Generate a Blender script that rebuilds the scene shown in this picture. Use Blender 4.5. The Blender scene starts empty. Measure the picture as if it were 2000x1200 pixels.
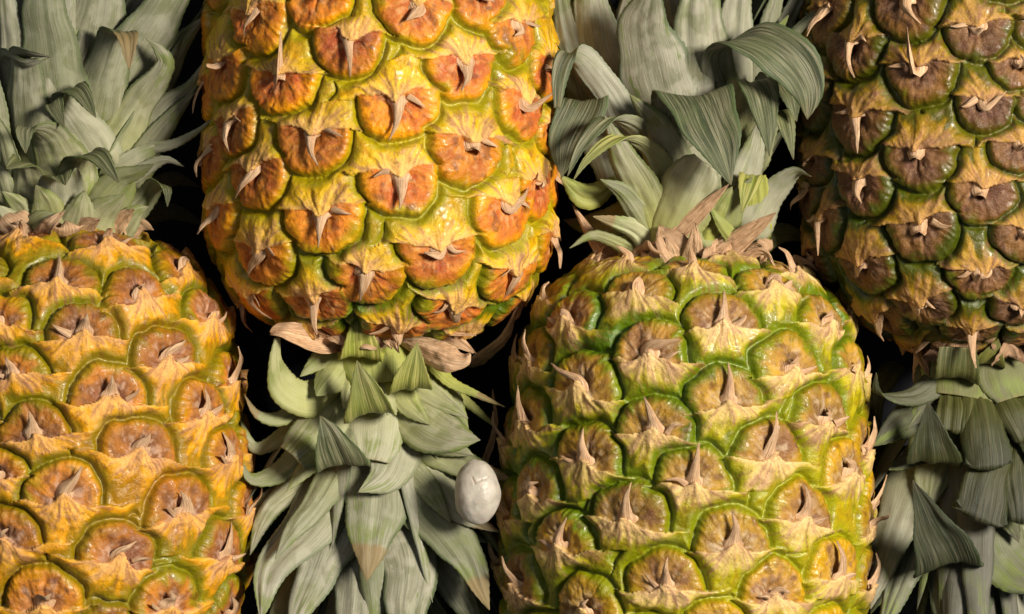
import bpy, math, random
import numpy as np

SC = bpy.context.scene
# ------------------------------------------------------------------ camera, world, lights, exposure
S = 0.172            # millimetres per photo pixel in the plane through the fruit axes
DCAM = 1100.0        # camera distance above that plane (mm)
ZP = 60.0            # height of that plane (mm)
MM = 0.001

cam_d = bpy.data.cameras.new('camera')
cam = bpy.data.objects.new('camera', cam_d); SC.collection.objects.link(cam)
cam.location = (0, 0, (ZP + DCAM) * MM)
cam_d.sensor_width = 36.0
cam_d.lens = 36.0 * DCAM / (2000 * S)
cam_d.clip_start = 0.05; cam_d.clip_end = 20
SC.camera = cam

W = bpy.data.worlds.new('World'); SC.world = W; W.use_nodes = True
bg = W.node_tree.nodes['Background']
bg.inputs[0].default_value = (0.85, 0.92, 1.0, 1); bg.inputs[1].default_value = 0.07

def area(name, loc, target, size, watt, col):
    d = bpy.data.lights.new(name, 'AREA'); d.shape = 'SQUARE'; d.size = size; d.energy = watt; d.color = col
    o = bpy.data.objects.new(name, d); SC.collection.objects.link(o); o.location = loc
    from mathutils import Vector
    v = Vector(target) - Vector(loc)
    o.rotation_euler = v.to_track_quat('-Z', 'Y').to_euler()
    return o
area('key_light', (0.76, 0.24, 1.06), (0.0, 0.0, 0.06), 0.28, 29.5, (1.0, 0.92, 0.80))
area('fill_light', (-0.7, 0.5, 1.1), (0, 0, 0.05), 0.8, 1.2, (0.95, 0.97, 1.0))

SC.view_settings.view_transform = 'Standard'; SC.view_settings.look = 'None'
SC.view_settings.exposure = 0.0; SC.view_settings.gamma = 1.0
SC.view_settings.use_curve_mapping = False
SC.render.engine = 'CYCLES'

# ------------------------------------------------------------------ helpers
def P(px, py, z):
    """photo pixel + height (mm) -> world point (mm)"""
    k = S * (DCAM - (z - ZP)) / DCAM
    return np.array([(px - 1000) * k, (600 - py) * k, z])

def norm(v): return v / (np.linalg.norm(v, axis=-1, keepdims=True) + 1e-12)
def sstep(a, b, x):
    t = np.clip((x - a) / (b - a), 0, 1); return t * t * (3 - 2 * t)

def hash3(ix, iy, iz, seed):
    n = (ix.astype(np.int64) * 73856093) ^ (iy.astype(np.int64) * 19349663) ^ (iz.astype(np.int64) * 83492791) ^ (seed * 2654435761)
    n &= 0xffffffff
    n = ((n ^ (n >> 15)) * 0x2c1b3c6d) & 0xffffffff
    n = ((n ^ (n >> 12)) * 0x297a2d39) & 0xffffffff
    n ^= n >> 15
    return n.astype(np.float64) / 4294967295.0
def vnoise(p, seed=0):
    """value noise 0..1, p (...,3)"""
    f = np.floor(p); t = p - f; t = t * t * (3 - 2 * t); i = f.astype(np.int64)
    out = 0
    for dx in (0, 1):
        for dy in (0, 1):
            for dz in (0, 1):
                w = (t[..., 0] if dx else 1 - t[..., 0]) * (t[..., 1] if dy else 1 - t[..., 1]) * (t[..., 2] if dz else 1 - t[..., 2])
                out = out + w * hash3(i[..., 0] + dx, i[..., 1] + dy, i[..., 2] + dz, seed)
    return out
def fbm(p, seed=0, octv=3):
    a, s, o = 1.0, 0.0, 0.0
    for k in range(octv):
        o = o + a * vnoise(p * (2.03 ** k), seed + 17 * k); s += a; a *= 0.5
    return o / s

def mesh_obj(name, verts, faces, mat, parent=None, attrs=None, smooth=True):
    me = bpy.data.meshes.new(name)
    verts = np.asarray(verts, dtype=np.float32) * MM
    faces = np.asarray(faces, dtype=np.int32)
    nf, k = faces.shape
    me.vertices.add(len(verts)); me.vertices.foreach_set('co', verts.ravel())
    me.loops.add(nf * k); me.loops.foreach_set('vertex_index', faces.ravel())
    me.polygons.add(nf)
    me.polygons.foreach_set('loop_start', np.arange(0, nf * k, k, dtype=np.int32))
    me.polygons.foreach_set('loop_total', np.full(nf, k, dtype=np.int32))
    me.update(calc_edges=True)
    if smooth: me.polygons.foreach_set('use_smooth', np.ones(nf, dtype=bool))
    for an, (ty, arr) in (attrs or {}).items():
        a = me.attributes.new(an, ty, 'POINT')
        arr = np.asarray(arr, dtype=np.float32)
        if ty == 'FLOAT': a.data.foreach_set('value', arr.ravel())
        elif ty == 'FLOAT_VECTOR': a.data.foreach_set('vector', arr.ravel())
        else:
            c = np.ones((len(arr), 4), dtype=np.float32); c[:, :3] = arr; a.data.foreach_set('color', c.ravel())
    me.materials.append(mat)
    o = bpy.data.objects.new(name, me); SC.collection.objects.link(o)
    if parent is not None:
        o.parent = parent
        o.matrix_parent_inverse = parent.matrix_world.inverted()
    return o

# ------------------------------------------------------------------ materials
class NT:
    def __init__(s, name):
        s.m = bpy.data.materials.new(name); s.m.use_nodes = True; s.t = s.m.node_tree; s.t.nodes.clear()
        s.out = s.n('ShaderNodeOutputMaterial'); s.p = s.n('ShaderNodeBsdfPrincipled')
        s.l(s.p.outputs[0], s.out.inputs[0])
    def n(s, ty, **kw):
        x = s.t.nodes.new(ty)
        for k, v in kw.items(): setattr(x, k, v)
        return x
    def l(s, a, b): s.t.links.new(a, b)
    def put(s, sock, v):
        if isinstance(v, (int, float)): sock.default_value = v
        elif isinstance(v, tuple): sock.default_value = v if len(v) == len(sock.default_value) else (*v, 1)
        else: s.l(v, sock)
    def attr(s, name, out='Fac'):
        return s.n('ShaderNodeAttribute', attribute_name=name).outputs[out]
    def math(s, op, a, b=0.0, clamp=False):
        x = s.n('ShaderNodeMath', operation=op, use_clamp=clamp); s.put(x.inputs[0], a); s.put(x.inputs[1], b); return x.outputs[0]
    def mix(s, f, a, b):
        x = s.n('ShaderNodeMix', data_type='RGBA'); s.put(x.inputs[0], f); s.put(x.inputs[6], a); s.put(x.inputs[7], b); return x.outputs[2]
    def ramp(s, f, a, b):
        x = s.n('ShaderNodeMapRange', interpolation_type='SMOOTHSTEP'); s.put(x.inputs[0], f); x.inputs[1].default_value = a; x.inputs[2].default_value = b
        return x.outputs[0]
    def vscale(s, v, sc):
        x = s.n('ShaderNodeVectorMath', operation='MULTIPLY'); s.put(x.inputs[0], v); x.inputs[1].default_value = sc; return x.outputs[0]
    def noise(s, v, scale=1.0, detail=3.0, rough=0.5):
        x = s.n('ShaderNodeTexNoise'); s.put(x.inputs['Vector'], v); x.inputs['Scale'].default_value = scale
        x.inputs['Detail'].default_value = detail; x.inputs['Roughness'].default_value = rough; return x.outputs[0]
    def bump(s, h, dist, strength=1.0):
        x = s.n('ShaderNodeBump'); x.inputs['Strength'].default_value = strength; x.inputs['Distance'].default_value = dist
        s.put(x.inputs['Height'], h); s.l(x.outputs[0], s.p.inputs['Normal']); return x

def mat_rind():
    t = NT('pineapple_rind')
    co = t.n('ShaderNodeTexCoord').outputs['Object']
    col = t.attr('col', 'Color'); dry = t.attr('dry')
    n1 = t.noise(co, 1400, 4, 0.65); n2 = t.noise(co, 420, 3, 0.6)
    f = t.ramp(n1, 0.35, 0.7)
    lighter = t.n('ShaderNodeVectorMath', operation='MULTIPLY'); t.l(col, lighter.inputs[0]); lighter.inputs[1].default_value = (1.35, 1.27, 1.1)
    c = t.mix(t.math('MULTIPLY', f, 0.6), col, lighter.outputs[0])
    c = t.mix(t.math('MULTIPLY', t.ramp(n2, 0.54, 0.70), 0.4), c, (0.13, 0.055, 0.015))
    # pale scurf on dry areas
    sc = t.math('MULTIPLY', t.ramp(t.noise(co, 2600, 2, 0.7), 0.52, 0.66), t.math('MULTIPLY', dry, 0.24))
    c = t.mix(sc, c, (0.62, 0.45, 0.33))
    t.l(c, t.p.inputs['Base Color'])
    r = t.math('ADD', 0.27, t.math('MULTIPLY', dry, 0.40)); r = t.math('ADD', r, t.math('MULTIPLY', n2, 0.16))
    t.l(t.math('MULTIPLY', t.math('SUBTRACT', 1.0, dry, clamp=True), 0.18), t.p.inputs['Coat Weight']); t.p.inputs['Coat Roughness'].default_value = 0.12
    t.l(r, t.p.inputs['Roughness'])
    t.p.inputs['Subsurface Weight'].default_value = 0.12
    t.p.inputs['Subsurface Radius'].default_value = (1.0, 0.5, 0.15); t.p.inputs['Subsurface Scale'].default_value = 0.003
    h = t.math('ADD', t.math('MULTIPLY', n2, 0.7), t.math('MULTIPLY', n1, 0.35))
    t.bump(h, 0.0009, 0.8)
    return t.m

def mat_leaf():
    t = NT('crown_leaf')
    v = t.attr('luv', 'Vector'); side = t.attr('side'); edge = t.attr('edge'); yel = t.attr('yel'); drk = t.attr('drk')
    streak = t.noise(t.vscale(v, (1.3, 0.035, 1)), 1.0, 4, 0.65)
    fine = t.noise(t.vscale(v, (4.5, 0.10, 1)), 1.0, 3, 0.6)
    lines = t.noise(t.vscale(v, (2.3, 0.045, 1)), 1.0, 3, 0.6)
    blot = t.noise(t.vscale(v, (0.42, 0.075, 1)), 1.0, 3, 0.6)
    patch = t.noise(t.vscale(v, (0.12, 0.10, 1)), 1.0, 3, 0.55)
    speck = t.noise(t.vscale(v, (3.0, 3.0, 1)), 1.0, 3, 0.7)
    # outer face: waxy grey bloom over green
    a = t.mix(t.ramp(streak, 0.3, 0.7), (0.345, 0.325, 0.235), (0.165, 0.167, 0.10))
    a = t.mix(t.math('MULTIPLY', t.ramp(fine, 0.45, 0.7), 0.45), a, (0.50, 0.475, 0.37))
    a = t.mix(t.math('MULTIPLY', t.ramp(patch, 0.40, 0.65), 0.55), a, (0.16, 0.168, 0.09))
    a = t.mix(t.math('MULTIPLY', t.ramp(t.noise(t.vscale(v, (0.15, 0.11, 1)), 1.0, 2, .5), 0.5, 0.62), 0.5), a, (0.44, 0.42, 0.33))
    a = t.mix(t.math('MULTIPLY', t.math('MULTIPLY', t.ramp(blot, 0.54, 0.62), t.ramp(t.noise(t.vscale(v, (0.20, 0.06, 1.7)), 1.0, 4, .65), 0.54, 0.62)), 0.75), a, (0.14, 0.20, 0.03))
    a = t.mix(t.math('MULTIPLY', t.ramp(edge, 0.82, 0.95), 0.85), a, (0.065, 0.10, 0.035))
    a = t.mix(t.math('MULTIPLY', t.ramp(t.noise(t.vscale(v, (1.1, 0.5, 2.3)), 1.0, 5, .75), 0.64, 0.70), 0.75), a, (0.075, 0.07, 0.035))
    a = t.mix(t.math('MULTIPLY', t.ramp(t.noise(t.vscale(v, (0.9, 0.25, 3.1)), 1.0, 4, .7), 0.60, 0.70), 0.5), a, (0.50, 0.48, 0.40))
    # fresh yellow green towards the base
    a = t.mix(t.math('MULTIPLY', yel, t.ramp(streak, 0.0, 0.45)), a, t.mix(lines, (0.30, 0.36, 0.025), (0.56, 0.54, 0.11)))
    # inner face: dark olive with pale veins
    b = t.mix(t.ramp(t.math('ADD', t.math('MULTIPLY', lines, 0.55), t.math('MULTIPLY', streak, 0.45)), 0.45, 0.60), (0.036, 0.050, 0.018), (0.26, 0.24, 0.15))
    b = t.mix(t.math('MULTIPLY', t.ramp(patch, 0.42, 0.6), 0.5), b, (0.10, 0.12, 0.045))
    b = t.mix(t.math('MULTIPLY', t.ramp(streak, 0.5, 0.7), 0.5), b, (0.11, 0.15, 0.05))
    b = t.mix(t.math('MULTIPLY', t.ramp(edge, 0.80, 0.97), 0.7), b, (0.06, 0.10, 0.03))
    b = t.mix(t.math('MULTIPLY', yel, 0.92), b, t.mix(t.ramp(lines, 0.3, 0.7), (0.22, 0.28, 0.02), (0.58, 0.52, 0.12)))
    sx = t.n('ShaderNodeSeparateXYZ'); t.l(v, sx.inputs[0])
    wn = t.n('ShaderNodeTexWhiteNoise', noise_dimensions='1D'); t.l(sx.outputs[2], wn.inputs['W'])
    a = t.mix(t.math('MULTIPLY', t.ramp(wn.outputs['Value'], 0.45, 1.0), 0.45), a, (0.50, 0.485, 0.385))
    a = t.mix(t.math('MULTIPLY', t.ramp(wn.outputs['Value'], 0.42, 0.0), 0.5), a, (0.15, 0.175, 0.085))
    c = t.mix(side, a, b)
    c = t.mix(t.math('MULTIPLY', t.ramp(speck, 0.66, 0.74), 0.5), c, (0.10, 0.08, 0.05))
    c = t.mix(t.math('MULTIPLY', t.ramp(t.noise(t.vscale(v, (5, 5, 1)), 1, 2, .7), 0.6, 0.72), 0.25), c, (0.6, 0.6, 0.52))
    dm = t.n('ShaderNodeVectorMath', operation='SCALE'); t.l(c, dm.inputs[0]); t.l(t.math('SUBTRACT', 1.0, t.math('MULTIPLY', drk, 0.9), clamp=True), dm.inputs['Scale']); c = dm.outputs[0]
    # dry brown tip
    tip = t.attr('tip')
    c = t.mix(t.math('MULTIPLY', t.math('MULTIPLY', t.ramp(tip, 0.02, 0.4), t.math('SUBTRACT', 1.0, side)), t.math('MULTIPLY', t.ramp(t.math('ADD', t.math('MULTIPLY', streak, 0.5), t.math('MULTIPLY', patch, 0.5)), 0.48, 0.56), 0.7)), c, (0.17, 0.22, 0.04))
    c = t.mix(t.math('MULTIPLY', t.ramp(t.math('ADD', tip, t.math('MULTIPLY', streak, 0.16)), 0.60, 0.69), t.ramp(streak, 0.2, 0.55)), c, (0.25, 0.18, 0.08))
    t.l(c, t.p.inputs['Base Color'])
    t.l(t.math('ADD', 0.42, t.math('MULTIPLY', fine, 0.2)), t.p.inputs['Roughness'])
    t.p.inputs['Specular IOR Level'].default_value = 0.4
    h = t.math('ADD', t.math('MULTIPLY', lines, 0.35), t.math('ADD', t.math('MULTIPLY', fine, 0.3), t.math('MULTIPLY', speck, 0.4)))
    t.bump(h, 0.0007, 0.6)
    return t.m

def mat_dry():
    t = NT('dry_papery_leaf')
    v = t.attr('luv', 'Vector')
    streak = t.noise(t.vscale(v, (2.6, 0.10, 1)), 1.0, 4, 0.65)
    blot = t.noise(t.vscale(v, (0.5, 0.3, 1)), 1.0, 3, 0.6)
    c = t.mix(t.ramp(streak, 0.3, 0.72), (0.48, 0.27, 0.13), (0.82, 0.56, 0.34))
    c = t.mix(t.math('MULTIPLY', t.ramp(blot, 0.5, 0.72), 0.4), c, (0.38, 0.18, 0.08))
    c = t.mix(t.attr('drk'), c, (0.14, 0.06, 0.025))
    t.l(c, t.p.inputs['Base Color']); t.p.inputs['Roughness'].default_value = 0.6
    t.bump(t.math('ADD', streak, t.math('MULTIPLY', blot, 0.4)), 0.0009, 0.9)
    return t.m

def mat_nut():
    t = NT('pale_waxy_skin')
    co = t.n('ShaderNodeTexCoord').outputs['Object']
    n = t.noise(co, 190, 4, 0.6)
    c = t.mix(t.ramp(n, 0.3, 0.75), (0.52, 0.475, 0.40), (0.37, 0.335, 0.28))
    c = t.mix(t.math('MULTIPLY', t.ramp(t.noise(co, 900, 3, 0.7), 0.62, 0.72), 0.3), c, (0.40, 0.34, 0.28))
    c = t.mix(t.attr('crease'), c, (0.36, 0.27, 0.20))
    t.l(c, t.p.inputs['Base Color']); t.p.inputs['Roughness'].default_value = 0.42
    t.p.inputs['Subsurface Weight'].default_value = 0.2; t.p.inputs['Subsurface Scale'].default_value = 0.002
    t.bump(t.noise(co, 500, 4, 0.6), 0.0005, 0.5)
    return t.m

def mat_cloth():
    t = NT('dark_backdrop_cloth')
    co = t.n('ShaderNodeTexCoord').outputs['Object']
    n = t.noise(co, 30, 4, 0.6)
    c = t.mix(t.ramp(n, 0.35, 0.7), (0.006, 0.007, 0.010), (0.022, 0.022, 0.032))
    t.l(c, t.p.inputs['Base Color']); t.p.inputs['Roughness'].default_value = 0.85
    t.bump(t.noise(co, 900, 3, 0.7), 0.0006, 0.7)
    return t.m

M_RIND, M_LEAF, M_DRY, M_NUT, M_CLOTH = mat_rind(), mat_leaf(), mat_dry(), mat_nut(), mat_cloth()

# ------------------------------------------------------------------ setting: the dark surface
n = 60
gx, gy = np.meshgrid(np.linspace(-700, 700, n), np.linspace(-600, 600, n), indexing='ij')
gz = (fbm(np.stack([gx, gy, gx * 0], -1) / 90.0, 5) - 0.5) * 5 - 3
gv = np.stack([gx, gy, gz], -1).reshape(-1, 3)
idx = np.arange(n * n).reshape(n, n)
gf = np.stack([idx[:-1, :-1], idx[1:, :-1], idx[1:, 1:], idx[:-1, 1:]], -1).reshape(-1, 4)
tb = mesh_obj('table_surface', gv, gf, M_CLOTH); tb['kind'] = 'structure'

# ------------------------------------------------------------------ leaves
def catmull(pts, n):
    p = np.asarray(pts, float); m = len(p)
    if m == 2:
        return p[0] + (p[1] - p[0]) * np.linspace(0, 1, n)[:, None]
    q = np.vstack([2 * p[0] - p[1], p, 2 * p[-1] - p[-2]])
    seg = np.linalg.norm(np.diff(p[:, :3], axis=0), axis=1); cum = np.concatenate([[0], np.cumsum(seg)])
    out = []
    for d in np.linspace(0, cum[-1], n):
        i = min(np.searchsorted(cum, d, side='right') - 1, m - 2); t = (d - cum[i]) / max(seg[i], 1e-6)
        a, b, c, e = q[i], q[i + 1], q[i + 2], q[i + 3]
        out.append(0.5 * ((2 * b) + (-a + c) * t + (2 * a - 5 * b + 4 * c - e) * t * t + (-a + 3 * b - 3 * c + e) * t ** 3))
    return np.array(out)

def blade(name, parent, pts, width, normal0, mat, rng, nu=13, nv=64, chan=0.18, thick=0.8, wave=0.6, serr=0.35,
          twist=0.0, yel=0.0, yel_len=25.0, drk=0.0, tip=0.0, power=2.4, crumple=0.0, hinge=None, pleat=1.6):
    """A leaf: pts (n,4) = x,y,z (mm), width factor (negative = automatic). Two faces with real thickness."""
    pts = np.asarray(pts, float)
    raw = catmull(pts, nv)
    c = raw[:, :3]
    # light smoothing keeps spline kinks away
    c[1:-1] = 0.25 * c[:-2] + 0.5 * c[1:-1] + 0.25 * c[2:]
    d = np.linalg.norm(np.diff(c, axis=0), axis=1); L = np.concatenate([[0], np.cumsum(d)]); s = L / L[-1]
    T = norm(np.gradient(c, axis=0))
    if pts[0, 3] < 0:
        wf = (0.86 + 0.14 * np.sin(np.clip(s * 2.2, 0, 1) * math.pi)) * (1 - s ** power)
    else:
        wf = np.clip(raw[:, 3], 0, None)
    w = 0.5 * width * wf + 0.12
    N = np.zeros_like(c); nrm = np.asarray(normal0, float)
    for i in range(nv):
        nrm = nrm - np.dot(nrm, T[i]) * T[i]; nrm = nrm / (np.linalg.norm(nrm) + 1e-9); N[i] = nrm
    if hinge is not None:
        B0 = np.asarray(hinge, float)
        if np.dot(np.cross(B0, T[2]), normal0) < 0: B0 = -B0
        Bh = norm(B0[None] - (T @ B0)[:, None] * T); N = norm(np.cross(Bh, T))
    if twist:
        B = np.cross(T, N); a = (twist * s)[:, None]; N = N * np.cos(a) + B * np.sin(a)
    B = norm(np.cross(T, N))
    u = np.linspace(-1, 1, nu)
    seed = rng.random() * 100
    ph = rng.random(2) * 6.28
    # margin: fine spines + slow waviness
    sw = w[:, None] * (1 + 0.05 * np.sin(L[:, None] * 0.35 + ph[0] + 2 * np.sign(u)))
    saw = (np.mod(L * 0.42 + ph[0], 1.0) - 0.4) * serr
    hw = sw + np.where(np.abs(u) > 0.99, saw[:, None], 0.0) * np.minimum(1, w / 2)[:, None]
    depth = -chan * np.abs(u) ** 2 * w[:, None] + 0.0
    pos = np.stack([np.broadcast_to(L[:, None], (nv, nu)) * 0.09, np.broadcast_to(u, (nv, nu)) * 1.3 + seed, np.zeros((nv, nu))], -1)
    lump = (fbm(pos, int(seed * 7) + 3, 2) - 0.5) * 2
    depth = depth + lump * wave * np.minimum(1, s * 4)[:, None] * np.minimum(1, w / 5)[:, None]
    pos3 = np.stack([np.broadcast_to(L[:, None], (nv, nu)) * 0.018, np.broadcast_to(u, (nv, nu)) * 3.2 + seed, np.full((nv, nu), 2.0)], -1)
    depth = depth + (fbm(pos3, int(seed * 3) + 1, 2) - 0.5) * pleat * np.minimum(1, w / 6)[:, None]
    if crumple:
        pos2 = np.stack([np.broadcast_to(L[:, None], (nv, nu)) * 0.35, np.broadcast_to(u, (nv, nu)) * 2.5 + seed, np.zeros((nv, nu))], -1)
        depth = depth + (fbm(pos2, int(seed * 5) + 9, 3) - 0.5) * 2 * crumple
    ridge = np.exp(-(u / 0.10) ** 2) * 0.0
    C = c[:, None, :] + B[:, None, :] * (u * hw)[..., None] + N[:, None, :] * (depth + ridge)[..., None]
    th = thick * (1 - 0.75 * np.abs(u) ** 3)[None, :] * np.clip(w / (0.25 * width), 0.15, 1)[:, None]
    top = C + N[:, None, :] * (th * 0.5)[..., None]
    bot = C - N[:, None, :] * (th * 0.5)[..., None]
    V = np.concatenate([top.reshape(-1, 3), bot.reshape(-1, 3)])
    k = nu * nv; ii = np.arange(k).reshape(nv, nu)
    f1 = np.stack([ii[:-1, :-1], ii[:-1, 1:], ii[1:, 1:], ii[1:, :-1]], -1).reshape(-1, 4)
    f2 = (f1 + k)[:, ::-1]
    def strip(e): return np.stack([e[:-1], e[1:], e[1:] + k, e[:-1] + k], -1)
    rim = np.concatenate([strip(ii[:, 0]), strip(ii[:, -1])[:, ::-1], strip(ii[0, :])[:, ::-1], strip(ii[-1, :])])
    F = np.concatenate([f1, f2, rim])
    um = u * (0.5 * width * (0.45 + 0.55 * np.clip(w / (0.5 * width), 0, 1)))[:, None] + 0.5 * np.sin(L * 0.11 + ph[1])[:, None]; vm = np.broadcast_to(L[:, None], (nv, nu))
    luv = np.stack([um, vm, np.full((nv, nu), seed)], -1).reshape(-1, 3)
    edge = np.broadcast_to(np.abs(u), (nv, nu)).ravel()
    y = np.broadcast_to((yel * np.exp(-(L / yel_len) ** 2))[:, None], (nv, nu)).ravel()
    tp = np.broadcast_to((tip * sstep(0.45, 1.02, s))[:, None], (nv, nu)).ravel()
    two = lambda a: np.concatenate([a, a])
    att = {'luv': ('FLOAT_VECTOR', two(luv)), 'edge': ('FLOAT', two(edge)), 'yel': ('FLOAT', two(y)), 'tip': ('FLOAT', two(tp)),
           'side': ('FLOAT', np.concatenate([np.zeros(k), np.ones(k)])), 'drk': ('FLOAT', np.full(2 * k, drk))}
    return mesh_obj(name, V, F, mat, parent, att)

# ------------------------------------------------------------------ fruit bodies
class Fruit:
    def __init__(s, root, end, axis_px, up, prof, zc, seed):
        """end = photo pixel of the crown end, up = +1 crown towards the top of the photo, -1 towards the bottom;
        prof = list of (distance from the crown end, radius) in photo pixels"""
        s.root = root; s.seed = seed; s.up = up; s.zc = zc
        s.E = P(end[0], end[1], zc); far = P(axis_px[0], axis_px[1], zc)
        s.a = norm(s.E - far)            # towards the crown
        s.r = norm(np.cross(s.a, np.array([0, 0, 1.0])))   # sideways
        s.z = np.array([0, 0, 1.0])
        pr = np.array(prof, float) * S
        # resample along the arc
        q = catmull(np.c_[pr, np.zeros(len(pr))], 1400)[:, :2]; q[:, 1] = np.clip(q[:, 1], 0, None)
        L = np.concatenate([[0], np.cumsum(np.linalg.norm(np.diff(q, axis=0), axis=1))])
        s.L = L[-1]; s.pl, s.pt, s.pr = L, q[:, 0], q[:, 1]
    def rad(s, t): return np.interp(t, s.pt, s.pr)
    def pos(s, l, th, h=0.0):
        """surface position from profile arc length l and angle th (0 = facing the camera)"""
        t = np.interp(l, s.pl, s.pt); r = np.interp(l, s.pl, s.pr)
        e = 0.6
        dt = np.interp(l + e, s.pl, s.pt) - np.interp(l - e, s.pl, s.pt); dr = np.interp(l + e, s.pl, s.pr) - np.interp(l - e, s.pl, s.pr)
        m = np.sqrt(dt * dt + dr * dr) + 1e-9; dt, dr = dt / m, dr / m
        radial = np.sin(th)[..., None] * s.r + np.cos(th)[..., None] * s.z
        nrm = radial * dt[..., None] + s.a * dr[..., None]
        p = s.E - s.a * t[..., None] + radial * r[..., None]
        return p + nrm * (np.asarray(h)[..., None] if np.ndim(h) else h), nrm, (s.a * dt[..., None] - radial * dr[..., None])
    def hit(s, px, py):
        """(l, th) of the surface point seen at a photo pixel"""
        z = s.zc + 50
        for _ in range(12):
            p = P(px, py, z) - s.E
            t = -np.dot(p, s.a); lat = np.dot(p, s.r)
            r = float(s.rad(np.clip(t, 0, s.pt[-1])))
            z = s.zc + math.sqrt(max(r * r - lat * lat, 0.0))
        th = math.atan2(lat, max(z - s.zc, 1e-3)) if abs(lat) < r else math.copysign(math.pi / 2, lat)
        i = np.argmin(np.abs(s.pt - t)); return s.pl[i], th
    def surf_z(s, px, py):
        l, th = s.hit(px, py)
        p, _, _ = s.pos(np.array(l), np.array(th)); return p[2]

def pick(c, *k): return np.array(c[k[0]])

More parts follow.
